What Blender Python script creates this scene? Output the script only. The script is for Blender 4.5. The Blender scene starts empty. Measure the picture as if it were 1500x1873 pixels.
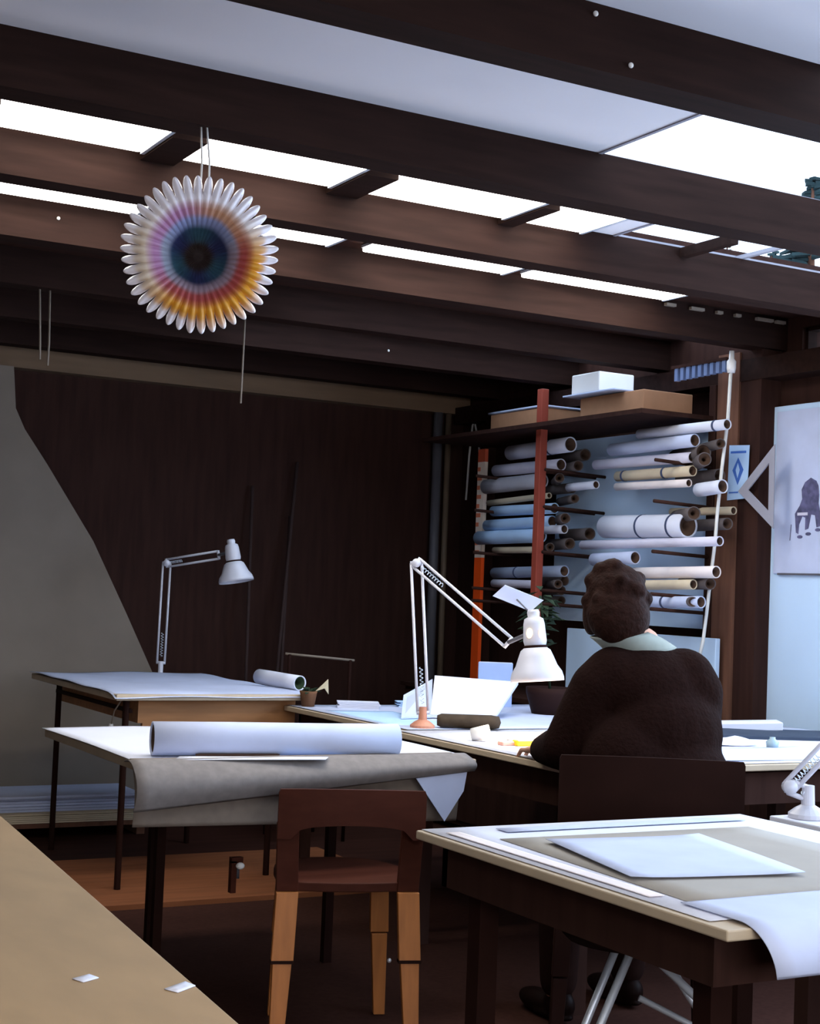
import bpy, bmesh, math, random
from mathutils import Vector, Matrix
random.seed(7)
V = Vector
PI = math.pi
SC = bpy.context.scene
COL = SC.collection
# ------------------------------------------------------------------ camera (x along the beams, y towards the back wall)
def make_camera():
    th = math.radians(29); p = math.atan(143.5/2764); r = math.atan(.04)
    F = V((math.sin(th)*math.cos(p), math.cos(th)*math.cos(p), math.sin(p)))
    R0 = V((math.cos(th), -math.sin(th), 0)); U0 = R0.cross(F)
    R = math.cos(r)*R0 + math.sin(r)*U0; U = -math.sin(r)*R0 + math.cos(r)*U0
    cd = bpy.data.cameras.new('camera'); o = bpy.data.objects.new('camera', cd); COL.objects.link(o)
    M = Matrix((R, U, -F)).transposed().to_4x4(); M.translation = V((0, 0, 1.22))
    o.matrix_world = M
    cd.sensor_fit = 'HORIZONTAL'; cd.sensor_width = 36; cd.lens = 2764/1500*36; cd.clip_start = .02; cd.clip_end = 200
    SC.camera = o
make_camera()
# ------------------------------------------------------------------ sky, daylight, exposure
SKY_COL, SKY_STR = (.70, .83, 1.0), 2.7
WIN_COL, WIN_W = (.62, .78, 1.0), 85.0
LAMP_EMIT = 7.5
DESK_W = 22.0
SC.view_settings.view_transform = 'Standard'; SC.view_settings.look = 'None'
SC.view_settings.gamma = 1; SC.view_settings.use_curve_mapping = False
SC.view_settings.exposure = 0.7
W = bpy.data.worlds.new('sky'); SC.world = W; W.use_nodes = True
bg = W.node_tree.nodes['Background']; bg.inputs[0].default_value = (*SKY_COL, 1); bg.inputs[1].default_value = SKY_STR
def area(name, loc, rot, sx, sy, col, w):
    l = bpy.data.lights.new(name, 'AREA'); l.shape = 'RECTANGLE'; l.size = sx; l.size_y = sy; l.energy = w; l.color = col
    o = bpy.data.objects.new(name, l); o.location = loc; o.rotation_euler = rot; COL.objects.link(o); return o
# daylight just outside the big side window, shining in (the window lies beyond the right edge of the photograph)
area('window_daylight', (4.72, 2.1, 1.6), (0, math.radians(90), 0), 1.2, 3.7, WIN_COL, WIN_W)
# unseen fill light added behind the camera for the ceiling and near faces
area('front_fill', (.3, -2.66, 1.5), (math.radians(90), 0, 0), 3.2, 1.2, (1.0, .95, .93), 55.0)

# ------------------------------------------------------------------ materials
def lin(c):
    return tuple(((x/255)/12.92 if x/255 <= .04045 else ((x/255+.055)/1.055)**2.4) for x in c)
MATS = {}
def mat(name, rgb, rough=.6, amt=.12, scale=8, metal=0, stretch=(1, 1, 1), bump=0, spec=.3, emit=0, trans=0):
    if name in MATS: return MATS[name]
    m = bpy.data.materials.new(name); m.use_nodes = True; nt = m.node_tree; b = nt.nodes['Principled BSDF']
    c = lin(rgb)
    b.inputs['Roughness'].default_value = rough; b.inputs['Metallic'].default_value = metal
    b.inputs['Specular IOR Level'].default_value = spec if sum(rgb) > 260 else .04
    tc = nt.nodes.new('ShaderNodeTexCoord'); mp = nt.nodes.new('ShaderNodeMapping'); mp.inputs['Scale'].default_value = stretch
    nz = nt.nodes.new('ShaderNodeTexNoise'); nz.inputs['Scale'].default_value = scale; nz.inputs['Detail'].default_value = 5
    cr = nt.nodes.new('ShaderNodeValToRGB')
    cr.color_ramp.elements[0].position = .3; cr.color_ramp.elements[1].position = .7
    cr.color_ramp.elements[0].color = (*[x*(1-amt) for x in c], 1); cr.color_ramp.elements[1].color = (*[min(1, x*(1+amt)) for x in c], 1)
    L = nt.links.new
    L(tc.outputs['Object'], mp.inputs[0]); L(mp.outputs[0], nz.inputs['Vector']); L(nz.outputs['Fac'], cr.inputs[0]); L(cr.outputs[0], b.inputs['Base Color'])
    if bump:
        bp = nt.nodes.new('ShaderNodeBump'); bp.inputs['Strength'].default_value = bump; bp.inputs['Distance'].default_value = .01
        L(nz.outputs['Fac'], bp.inputs['Height']); L(bp.outputs[0], b.inputs['Normal'])
    if emit:
        L(cr.outputs[0], b.inputs['Emission Color']); b.inputs['Emission Strength'].default_value = emit
    if trans: b.inputs['Transmission Weight'].default_value = trans
    MATS[name] = m; return m
def glass_mat():
    m = bpy.data.materials.new('window glass'); m.use_nodes = True; nt = m.node_tree; nt.nodes.clear()
    o = nt.nodes.new('ShaderNodeOutputMaterial'); t = nt.nodes.new('ShaderNodeBsdfTransparent'); g = nt.nodes.new('ShaderNodeBsdfGlossy'); x = nt.nodes.new('ShaderNodeMixShader')
    g.inputs['Roughness'].default_value = .02; t.inputs[0].default_value = (.95, .97, 1, 1); x.inputs[0].default_value = .04
    nt.links.new(t.outputs[0], x.inputs[1]); nt.links.new(g.outputs[0], x.inputs[2]); nt.links.new(x.outputs[0], o.inputs[0]); return m
GLASS = glass_mat()
BEAM = mat('dark stained timber', (39, 25, 21), .65, .25, 6, stretch=(.6, 6, 6))
DARKWOOD = mat('dark brown boards', (54, 35, 30), .7, .2, 5, stretch=(5, 5, .5))
FLOOR = mat('dark floorboards', (56, 34, 28), .55, .25, 3, stretch=(.5, 6, 1))
RUG = mat('dark brown carpet', (56, 34, 28), .95, .15, 60)
WHITE = mat('white ceiling board', (225, 222, 226), .8, .02, 3)
PAPER = mat('white paper', (208, 210, 224), .75, .03, 5)
PAPER2 = mat('cool white paper', (186, 194, 220), .75, .05, 9)
GREYP = mat('grey felt paper', (122, 115, 112), .85, .12, 40)
TRACE = mat('beige tracing paper', (158, 151, 142), .7, .05, 6)
WHITEMETAL = mat('white enamel', (196, 195, 204), .35, .03, 10, spec=.5)
BLACK = mat('black metal', (38, 21, 17), .7, .1, 10)
CHROME = mat('chrome', (215, 222, 232), .4, .03, 10, metal=.5)
BIRCH = mat('warm birch wood', (172, 106, 54), .5, .14, 7, stretch=(6, 6, .8))
CHAIRB = mat('reddish brown stained wood', (68, 35, 26), .5, .12, 7, stretch=(.8, 6, 6))
PLY = mat('beige plywood', (150, 122, 88), .6, .09, 14, stretch=(1, .4, 1))
EDGE = mat('pale wood edge', (184, 166, 142), .6, .08, 9)
APRON = mat('brown timber apron', (158, 108, 66), .6, .18, 6, stretch=(.6, 5, 5))
KRAFT = mat('dark kraft card', (74, 56, 46), .9, .1, 12)
BEIGE = mat('aged beige paper', (200, 184, 158), .8, .06, 10)
BLUEP = mat('light blue print paper', (176, 206, 240), .7, .06, 9)
LILAC = mat('lavender grey paper', (206, 202, 218), .75, .05, 9)
PINKP = mat('pinkish white paper', (226, 214, 212), .75, .05, 9)
PLASTER = mat('grey painted board', (128, 116, 104), .85, .06, 5)
ORANGE = mat('orange paint', (238, 84, 24), .5, .06, 9)
REDW = mat('red brown wood', (150, 66, 50), .6, .12, 6, stretch=(5, 5, .6))
POSTW = mat('brown post wood', (104, 72, 58), .65, .2, 6, stretch=(5, 5, .5))
PANEL = mat('pale blue panel', (196, 220, 246), .6, .03, 3)
BLUE = mat('blue print', (70, 110, 190), .7, .05, 9)
NAVY = mat('blotted ink', (84, 82, 112), .8, .45, 28)
INK = mat('black brown ink', (44, 38, 46), .9, .3, 30)
GREYPL = mat('grey plastic', (150, 148, 158), .5, .05, 9)
CORD = mat('white cord', (224, 222, 216), .7, .04, 30)
DKCORD = mat('dull grey cord', (140, 126, 112), .7, .06, 30)
STEELG = mat('grey painted pipe', (88, 86, 92), .45, .08, 9)
DIFF = mat('opal lamp cover', (255, 252, 244), .4, .0, 5, emit=LAMP_EMIT)
BULB = mat('lit bulb glass', (255, 232, 190), .4, .0, 5, emit=25)
SKIN = mat('skin', (198, 150, 126), .6, .06, 12)
HAIR = mat('dark brown hair', (38, 21, 16), .7, .3, 60, bump=.6)
KNIT = mat('dark brown knit wool', (29, 15, 12), .95, .2, 90, bump=.4)
SHIRT = mat('greenish grey shirt cotton', (140, 146, 138), .9, .08, 30)
TROUS = mat('dark trouser cloth', (34, 19, 16), .95, .15, 60)
SHOE = mat('dark leather', (22, 11, 9), .5, .1, 20)
YELLOW = mat('yellow plastic', (250, 206, 40), .45, .05, 9)
BROWNB = mat('brown cardboard', (170, 124, 92), .85, .12, 9)
PINE = mat('pine needles', (34, 48, 50), .9, .25, 4)
CERAM = mat('white ceramic', (238, 234, 230), .3, .02, 9, spec=.5)
LITFLOOR = mat('tan lit floor patch', (126, 78, 52), .6, .15, 5, stretch=(.6, 6, 1))
TEAL = mat('dark green leaves', (46, 58, 44), .7, .25, 20)
# ------------------------------------------------------------------ mesh helpers
def box(bm, lo, hi, M=None):
    x0, y0, z0 = lo; x1, y1, z1 = hi
    vs = [V(p) for p in ((x0,y0,z0),(x1,y0,z0),(x1,y1,z0),(x0,y1,z0),(x0,y0,z1),(x1,y0,z1),(x1,y1,z1),(x0,y1,z1))]
    if M: vs = [M @ v for v in vs]
    b = [bm.verts.new(v) for v in vs]
    for f in ((0,3,2,1),(4,5,6,7),(0,1,5,4),(1,2,6,5),(2,3,7,6),(3,0,4,7)): bm.faces.new([b[i] for i in f])
def prism(bm, poly, d):
    """poly: 3-D outline; d: extrusion vector"""
    d = V(d); a = [bm.verts.new(V(p)) for p in poly]; c = [bm.verts.new(V(p)+d) for p in poly]; n = len(a)
    fs = [bm.faces.new(a), bm.faces.new(c[::-1])]
    for i in range(n): fs.append(bm.faces.new((a[i], c[i], c[(i+1) % n], a[(i+1) % n])))
    bmesh.ops.recalc_face_normals(bm, faces=fs)
def frame_of(d):
    d = d.normalized(); up = V((0,0,1)) if abs(d.z) < .95 else V((1,0,0))
    x = d.cross(up).normalized(); return x, x.cross(d).normalized()
def tube(bm, pts, r, n=10, cap=True, flat=None):
    pts = [V(p) for p in pts]; pts = [p for i, p in enumerate(pts) if i == 0 or (p-pts[i-1]).length > 1e-6]; rr = r if isinstance(r, (list, tuple)) else [r]*len(pts); rings = []
    X = None
    for i, p in enumerate(pts):
        d = (pts[min(i+1, len(pts)-1)] - pts[max(i-1, 0)])
        if X is None: X, Y = frame_of(d)
        else:
            dn = d.normalized(); X = (X - dn*X.dot(dn)).normalized(); Y = X.cross(dn).normalized()
        rings.append([bm.verts.new(p + rr[i]*(math.cos(2*PI*k/n)*X + (flat or 1)*math.sin(2*PI*k/n)*Y)) for k in range(n)])
    for a, b in zip(rings, rings[1:]):
        for k in range(n): bm.faces.new((a[k], a[(k+1) % n], b[(k+1) % n], b[k]))
    if cap: bm.faces.new(rings[0][::-1]); bm.faces.new(rings[-1])
def lathe(bm, prof, M, n=24, close=False):
    """prof: (radius, height) along local z"""
    rings = []
    for r, z in prof: rings.append([bm.verts.new(M @ V((max(r, 1e-4)*math.cos(2*PI*k/n), max(r, 1e-4)*math.sin(2*PI*k/n), z))) for k in range(n)])
    pr = list(zip(rings, rings[1:])) + ([(rings[-1], rings[0])] if close else [])
    for a, b in pr:
        for k in range(n): bm.faces.new((a[k], a[(k+1) % n], b[(k+1) % n], b[k]))
def axis_M(o, d):
    d = V(d).normalized(); x, y = frame_of(d); M = Matrix((x, d.cross(x), d)).transposed().to_4x4(); M.translation = V(o); return M
def ellipsoid(bm, c, r, M=None, n=16):
    M0 = Matrix.Translation(V(c)) @ (M or Matrix()) @ Matrix.Diagonal((*r, 1))
    bmesh.ops.create_uvsphere(bm, u_segments=n, v_segments=n//2+2, radius=1, matrix=M0)
def grid(bm, fn, nu, nv):
    g = [[bm.verts.new(V(fn(i/nu, j/nv))) for j in range(nv+1)] for i in range(nu+1)]
    for i in range(nu):
        for j in range(nv): bm.faces.new((g[i][j], g[i+1][j], g[i+1][j+1], g[i][j+1]))
ROOT = {}
def link(name, bm, m, parent=None, smooth=False, mods=()):
    me = bpy.data.meshes.new(name)
    bmesh.ops.recalc_face_normals(bm, faces=bm.faces[:])
    org = V((0, 0, 0))
    if parent is None and bm.verts:
        xs = [v.co for v in bm.verts]
        org = V(((min(c.x for c in xs)+max(c.x for c in xs))/2, (min(c.y for c in xs)+max(c.y for c in xs))/2, min(c.z for c in xs)))
    elif parent is not None: org = ROOT[parent.name]
    for v in bm.verts: v.co -= org
    bm.to_mesh(me); bm.free()
    if smooth:
        for p in me.polygons: p.use_smooth = True
    o = bpy.data.objects.new(name, me); COL.objects.link(o)
    for mm in (m if isinstance(m, (list, tuple)) else [m]): me.materials.append(mm)
    if parent is None: o.location = org; ROOT[o.name] = org
    else: o.parent = parent; ROOT[o.name] = org
    for t, kw in mods:
        md = o.modifiers.new(t.lower(), t)
        for k, v in kw.items(): setattr(md, k, v)
    return o
BEV = lambda w=.003: (('BEVEL', dict(width=w, segments=2, limit_method='ANGLE')),)
SOL = lambda t=.0015: (('SOLIDIFY', dict(thickness=t, offset=1)),)
def tag(o, label, cat, group=None, kind=None):
    o['label'] = label; o['category'] = cat
    if group: o['group'] = group
    if kind: o['kind'] = kind
    return o
def thing(name, loc, label, cat, group=None):
    o = bpy.data.objects.new(name, None); COL.objects.link(o); o.location = loc; ROOT[o.name] = V(loc); o.empty_display_size = .1
    return tag(o, label, cat, group)
def struct(name, bm, m, mods=()):
    o = link(name, bm, m, None, mods=mods); o['kind'] = 'structure'; return o
def P(fn, *a, **k):
    bm = bmesh.new(); fn(bm, *a, **k); return bm
def boxes(*bs):
    bm = bmesh.new()
    for lo, hi in bs: box(bm, lo, hi)
    return bm
def sheet(name, quad, m, label, cat, t=.0012, curl=.0, group=None, n=8):
    """a paper sheet from its four corners, slightly buckled"""
    q = [V(p) for p in quad]; bm = bmesh.new(); sd = random.random()*6
    def f(a, b):
        p = (q[0]*(1-a)+q[1]*a)*(1-b) + (q[3]*(1-a)+q[2]*a)*b
        return p + V((0, 0, curl*(.5+.5*math.sin(5*a+sd)*math.cos(4*b+sd)) + curl*1.5*(abs(a-.5)*2)**4))
    grid(bm, f, n, n)
    return tag(link(name, bm, m, None, True, SOL(t)), label, cat, group)

# ================================================================== the setting
struct('floor', boxes(((-3.1, -2.7, -.1), (4.75, 7.8, 0))), FLOOR)
struct('floor_carpet', boxes(((-.2, -.5, 0), (4.5, 5.39, .008))), RUG)
struct('wall_back', boxes(((-3, 7.6, 0), (4.7, 7.75, 2.5))), DARKWOOD)
struct('wall_left', boxes(((-3.15, -2.6, 0), (-3, 7.75, 2.5))), PLASTER)
struct('wall_right', boxes(((4.55, -2.6, 0), (4.7, 7.6, .92)), ((4.55, -2.6, .92), (4.7, .2, 2.5)), ((4.55, 4.05, .92), (4.7, 7.6, 2.285)),
       ((4.55, .2, 2.2), (4.7, 4.05, 2.5)), ((4.55, 4.81, 2.285), (4.7, 7.6, 2.5)), ((4.55, 4.05, 2.285), (4.7, 4.3, 2.5)), ((4.55, 4.3, 2.41), (4.7, 4.81, 2.5))), DARKWOOD)
struct('wall_front', boxes(((-3, -2.75, 0), (4.7, -2.6, .8)), ((-3, -2.75, .8), (-1.4, -2.6, 2.5)), ((2.0, -2.75, .8), (4.7, -2.6, 2.5)), ((-1.4, -2.75, 2.2), (2.0, -2.6, 2.5))), PLASTER)
def window(name, frame_bm, pane_bm, fm=None):
    f = link(name, frame_bm, fm or BEAM); f['kind'] = 'structure'
    link('pane', pane_bm, GLASS, f)
window('window_1', boxes(*[((4.56, y, .92), (4.64, y+.05, 2.2)) for y in (.2, 1.46, 2.73, 4.0)], ((4.56, .2, .92), (4.64, 4.05, .97)), ((4.56, .2, 2.15), (4.64, 4.05, 2.2))),
       boxes(((4.6, .25, .97), (4.606, 4.0, 2.15))))
window('window_2', boxes(((4.57, 4.3, 2.285), (4.62, 4.81, 2.30)), ((4.57, 4.3, 2.395), (4.62, 4.81, 2.41)), ((4.57, 4.795, 2.285), (4.62, 4.81, 2.41)), ((4.57, 4.3, 2.285), (4.62, 4.315, 2.41))),
       boxes(((4.59, 4.31, 2.295), (4.595, 4.80, 2.40))))
window('added_window', boxes(*[((x, -2.7, .8), (x+.05, -2.63, 2.2)) for x in (-1.4, .28, 1.95)], ((-1.4, -2.7, .8), (2.0, -2.63, .85)), ((-1.4, -2.7, 2.15), (2.0, -2.63, 2.2))),  # unseen window added for the fill light behind the camera
       boxes(((-1.35, -2.67, .85), (1.95, -2.665, 2.15))))
# ceiling: white boards near the skylights, dark boards further back, open bays glazed
CZ = 2.46
struct('ceiling', boxes(((-3.1, -2.7, CZ), (2.44, 3.5, CZ+.012)), ((-3.1, 3.5, CZ), (3.05, 4.2, CZ+.012)), ((2.44, -2.7, CZ), (4.7, -.4, CZ+.012))), WHITE)
struct('ceiling_dark', boxes(((-3.1, 4.2, CZ), (2.6, 7.7, CZ+.04)), ((2.6, 4.2, CZ), (4.7, 5.05, CZ+.04)), ((2.6, 5.6, CZ), (4.7, 5.85, CZ+.04)), ((2.6, 6.4, CZ), (4.7, 7.7, CZ+.04))), DARKWOOD)
window('added_skylight', boxes(((2.6, 5.05, CZ), (4.55, 5.07, CZ+.02)), ((2.6, 5.58, CZ), (4.55, 5.6, CZ+.02)), ((3.55, 5.07, CZ), (3.58, 5.58, CZ+.02)), ((2.6, 5.85, CZ), (4.55, 5.87, CZ+.02)), ((2.6, 6.38, CZ), (4.55, 6.4, CZ+.02)), ((3.55, 5.87, CZ), (3.58, 6.38, CZ+.02))),  # skylights added in hidden bays to light the rack and far tables
       boxes(((2.6, 5.07, CZ+.006), (4.69, 5.58, CZ+.010)), ((2.6, 5.87, CZ+.006), (4.69, 6.38, CZ+.010))))
window('window_4', boxes(((2.44, -.4, CZ-.003), (2.452, 3.5, CZ+.016)), ((3.05, 3.5, CZ-.003), (3.062, 4.2, CZ+.016)), *[((2.45, y-.06, CZ+.002), (4.7, y-.02, CZ+.016)) for y in (-.36, .23, 1.01, 1.8, 2.64, 3.5, 4.24)],
       ((3.62, 3.5, CZ), (3.635, 4.2, CZ+.014))),
       boxes(((2.45, -.38, CZ+.005), (4.68, 3.5, CZ+.009)), ((3.06, 3.5, CZ+.005), (4.68, 4.19, CZ+.009))), GREYPL)
for y in (-2.1, -1.33, -.55, .23, 1.01, 1.8, 2.64, 3.5, 4.25, 5.0, 5.8, 6.55, 7.3):
    o = struct('beam', boxes(((-3, y-.1, 2.32), (4.55, y, CZ))), BEAM)
struct('trim_1', boxes(((-3, 7.5, 2.25), (4.53, 7.6, 2.36))), mat('dull brown wall plate', (112, 88, 66), .7, .12, 5, stretch=(.5, 5, 5)))
struct('trim_2', boxes(((4.43, 4.05, 2.19), (4.55, 7.5, 2.285))), BEAM)
for i, (a, b) in enumerate(((.8, .9), (1.366, 1.468), (1.96, 2.068), (2.585, 2.645), (3.34, 3.372))):
    struct('trim_%d' % (3+i), boxes(((a, 3.88, 2.425), (b, 4.149, CZ-.002))), BEAM)
# posts of the end wall
struct('trim_8', boxes(((4.425, 5.06, .0), (4.55, 5.2, 2.32))), POSTW)
struct('trim_9', boxes(((4.435, 4.93, .0), (4.55, 5.06, 2.32))), DARKWOOD)
# pale board panel on the end wall
o = link('wall_panel', boxes(((4.515, 4.1, .62), (4.548, 4.935, 2.075))), PANEL, mods=BEV(.004)); tag(o, 'pale blue board panel standing on the right wall behind the animal drawing', 'panel')

# ------------------------------------------------------------------ ceiling lamps
def ceiling_lamp(a, b, y0, y1, label, group):
    t = thing('ceiling_lamp', ((a+b)/2, (y0+y1)/2, CZ-.05), label, 'lamp', group)
    link('housing', boxes(((a-.002, y0, CZ-.012), (b+.014, y1, CZ-.002))), WHITEMETAL, t)
    bm = bmesh.new(); box(bm, (a, y0+.005, CZ-.026), (b, y1-.001, CZ-.012)); link('diffuser', bm, DIFF, t, mods=BEV(.006))
    link('end_cap', boxes(((b+.002, y0+.01, CZ-.03), (b+.014, y1-.002, CZ-.012))), CHROME, t)['label'] = 'chrome end cap'
G1 = 'ceiling lamps in the nearer lit gap'; G2 = 'ceiling lamps in the farther lit gap'
for a, b, lb in ((.906, 1.350, 'long white ceiling lamp in the nearer gap, cut by the left edge of the photo'),
                 (1.474, 1.944, 'long white ceiling lamp straight above the hanging rosette strings'),
                 (2.074, 2.570, 'long white ceiling lamp in the nearer gap, third from the left'),
                 (2.651, 2.878, 'short white ceiling lamp at the right end of the nearer row, beside skylight')):
    ceiling_lamp(a, b, 3.75, 4.11, lb, G1)
for a, b, lb in ((.90, 1.575, 'thin white ceiling lamp in the farther gap, left of the hanging rosette'),
                 (1.70, 2.285, 'thin white ceiling lamp partly hidden behind the hanging rosette'),
                 (2.435, 3.025, 'thin white ceiling lamp in the farther gap, middle one right of rosette'),
                 (3.12, 3.80, 'thin white ceiling lamp at the right end of the farther row')):
    ceiling_lamp(a, b, 4.5, 4.83, lb, G2)
for y in (.55, -1.0):  # unseen lamps added as fill for the foreground
    for a in (-1.2, .4):
        ceiling_lamp(a, a+1.1, y-.2, y+.2, 'unseen fill lamp added over the near end of the room', 'added fill lamps at the near end')
# little pale fittings scattered along the dark gap behind the lamps
for k, (a, w) in enumerate(((3.87, .05), (4.0, .07), (4.14, .03), (4.24, .03), (4.36, .09), (4.47, .05))):
    tag(link('ceiling_clip', boxes(((a, 4.88, CZ-.03), (a+w, 4.898, CZ-.018))), DKCORD), 'small pale clip on the beam right of the farther lamp row', 'clip', 'ceiling clips')

# ------------------------------------------------------------------ hanging paper rosette
def rosette():
    c = V((1.279, 3.4, 2.005)); R = .188
    t = thing('paper_rosette', c, 'round pleated silver and gold paper rosette hanging from the ceiling beam', 'decoration')
    nrm = V((-.31, -.95, -.12)).normalized(); X = V((0,0,1)).cross(nrm).normalized() * 1; Y = nrm.cross(X)
    N = 42; na = N*12
    prof = [(1.0, .03), (.97, .035), (.93, .045), (.88, .06), (.82, .085), (.76, .11), (.70, .12), (.64, .11), (.58, .085), (.52, .05), (.46, .01), (.40, -.06), (.345, -.16), (.29, -.26), (.23, -.33), (.15, -.36), (.002, -.37)]
    bm = bmesh.new(); lay = bm.loops.layers.float_color.new('print'); rings = []; info = {}
    for s, h in prof:
        ring = []
        for k in range(na):
            a = 2*PI*k/na; w = abs(math.cos(N*a/2)); edge = max(0, (s-.72)/.28)
            rr = s*(1 - .26*edge**1.1*(1-w**.38)) * (1+.012*math.sin(7*a))
            hh = h + (.055*(.35+s*.65))*(w-.5)*(1.0 if s > .45 else .6) + .05*edge*(w-1)
            v = bm.verts.new(c + R*(rr*(math.cos(a)*X + math.sin(a)*Y) + hh*nrm)); info[v] = (s, a, w); ring.append(v)
        rings.append(ring)
    def colr(s, a, w):
        g = .5+.5*math.cos(a+math.radians(60))    # 1 at the lower right
        gold = lin((222, 156, 46)); silver = lin((240, 236, 242)); beige = lin((222, 206, 186)); red = lin((170, 74, 70)); mauve = lin((178, 128, 168))
        tan = lin((196, 150, 120)); blue = lin((140, 152, 196)); steel = lin((150, 156, 172)); teal = lin((52, 88, 104)); navy = lin((44, 50, 92))
        mix = lambda p, q, x: tuple(i*(1-x)+j*x for i, j in zip(p, q))
        sm = lambda e0, e1, x: max(0, min(1, (x-e0)/(e1-e0)))**2*(3-2*max(0, min(1, (x-e0)/(e1-e0))))
        gg = sm(.45, .8, g); up = sm(.1, .9, math.sin(a))
        outer = mix(silver, gold, .75*sm(.85, 1, g)*sm(1.02, .9, s))
        mid = mix(mix(beige, silver, up), gold, gg)
        inner = mix(mix(mauve, tan, sm(.2, .9, math.cos(a-.7))), red, sm(.35, .75, g))
        blu = mix(mix(steel, blue, up), mix(red, steel, .55), gg*.7)
        deep = mix(teal, navy, .5+.5*math.sin(3*a))
        col = outer
        col = mix(mid, col, sm(.80, .88, s)); col = mix(inner, col, sm(.60, .70, s)); col = mix(blu, col, sm(.46, .53, s)); col = mix(deep, col, sm(.34, .42, s)); col = mix(lin((44, 28, 26)), col, sm(.17, .25, s))
        return (*col, 1)
    for ra, rb in zip(rings, rings[1:]):
        for k in range(na):
            f = bm.faces.new((ra[k], ra[(k+1) % na], rb[(k+1) % na], rb[k])); f.smooth = True
            for l in f.loops: l[lay] = colr(*info[l.vert])
    m = bpy.data.materials.new('printed foil paper'); m.use_nodes = True; nt = m.node_tree; b = nt.nodes['Principled BSDF']
    at = nt.nodes.new('ShaderNodeVertexColor'); at.layer_name = 'print'; nt.links.new(at.outputs[0], b.inputs['Base Color']); b.inputs['Roughness'].default_value = .45
    link('pleated_ring', bm, m, t, True, SOL(.0012))
    top = c + R*.92*V((0,0,1)) + nrm*.012
    for dx in (-.006, .014):
        link('string', P(tube, [top+X*dx - V((0,0,.05)), top+X*dx*.9+V((0,0,.05)), V((1.279, 3.42, 2.325))+X*dx*.7], .0024, 6), CORD, t, True)
    return t
rosette()

# ------------------------------------------------------------------ tables
def aprons(t, bs, m, name='apron'):
    for b in bs: link(name, boxes(b), m, t)
def legs(t, pts, z, r, m, sq=True):
    for x, y in pts:
        bm = bmesh.new()
        if sq: box(bm, (x-r, y-r, .0), (x+r, y+r, z))
        else: tube(bm, [(x, y, 0), (x, y, z)], r, 12)
        link('leg', bm, m, t)
# far left drawing table
t = thing('drawing_table', (2.3, 6.22, 0), 'far drawing table with brown timber apron and thin black legs, left of the desk', 'table')
link('tabletop', boxes(((1.87, 5.64, .752), (2.68, 6.86, .776))), EDGE, t, mods=BEV())
aprons(t, (((2.0, 5.70, .64), (2.655, 5.72, .752)), ((2.63, 5.72, .64), (2.655, 6.8, .752)), ((2.0, 6.78, .66), (2.655, 6.8, .752)), ((1.98, 5.70, .66), (2.0, 6.8, .752)),), APRON)
legs(t, ((1.93, 5.70), (1.96, 6.72), (2.6, 5.80), (2.6, 6.72)), .752, .013, BLACK, False)
aprons(t, (((1.93, 5.695, .62), (2.62, 5.715, .638)), ((1.945, 5.7, .70), (1.957, 6.72, .715))), BLACK, 'crossbar')
bm = bmesh.new()
def fsheet(a, b):
    x = 1.862+.83*a; y = 5.632+1.235*b
    return (x, y, .7775 + .005*math.sin(5*a+2*b)**2 + .004*math.sin(9*b+a*3)**2 - (.018*max(0, .05-b)/.05))
grid(bm, fsheet, 30, 30); tag(link('drawing_sheet', bm, PAPER2, None, True, SOL(.0015)), 'large white drawing sheet covering the far table below its lamp', 'paper')

# chair table with paper hanging over its front
t = thing('work_table', (1.9, 4.35, 0), 'low work table behind the wooden chair, its front hidden by hanging paper', 'table')
link('tabletop', boxes(((1.38, 3.86, .70), (2.40, 4.87, .726))), EDGE, t, mods=BEV())
aprons(t, (((1.60, 4.44, .64), (2.32, 4.46, .70)), ((1.60, 4.80, .64), (2.32, 4.82, .70)),), DARKWOOD)
legs(t, ((1.655, 4.5), (2.22, 4.45), (1.735, 4.78), (2.24, 4.78)), .70, .014, BLACK)
bm = bmesh.new()
def wsheet(a, b):
    x = 1.372 + 1.03*a; y = 4.875-.97*b
    return (x, y, .7275 + .003*math.sin(6*a+3*b)**2)
grid(bm, wsheet, 24, 24); tag(link('cover_sheet', bm, PAPER, None, True, SOL(.0012)), 'white paper sheet covering the work table under the big roll', 'paper')
def drape(name, x0, x1, zl, zr, y, m, label, bulge, t=.002, seed=0, onto=.06):
    """paper lying over the front edge and hanging; lower edge runs from zl (left) to zr (right)"""
    bm = bmesh.new()
    def f(a, b):
        x = x0+(x1-x0)*a; zb = zl+(zr-zl)*a
        if b < .3:
            k = b/.3; return (x, y+onto*(1-k), .7335 + .006*math.sin(k*PI))
        k = (b-.3)/.7
        return (x, y - .03*math.sin(min(1, k*1.5)*PI/2) - bulge*math.sin(k*PI)*(1+.4*math.sin(5*a+seed)), .7335-(.7335-zb)*k**1.1)
    grid(bm, f, 30, 24); return tag(link(name, bm, m, None, True, SOL(t)), label, 'paper')
drape('paper_drape', 1.325, 2.365, .615, .700, 3.845, GREYP, 'rough grey paper folded over the front edge of the work table', .022, .004)
drape('paper_drape', 1.345, 2.345, .565, .545, 3.905, mat('dull grey brown paper', (122, 110, 100), .85, .1, 30), 'longer brownish paper hanging beneath the folded grey paper, behind chair', .008, .002, 2, .02)
bm = bmesh.new(); prism(bm, [(2.16, 3.818, .695), (2.345, 3.818, .705), (2.33, 3.812, .64), (2.265, 3.806, .555)], (0, .003, 0))
tag(link('paper_corner', bm, PAPER2), 'bright white folded paper corner hanging at the right of the work table', 'paper')
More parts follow.
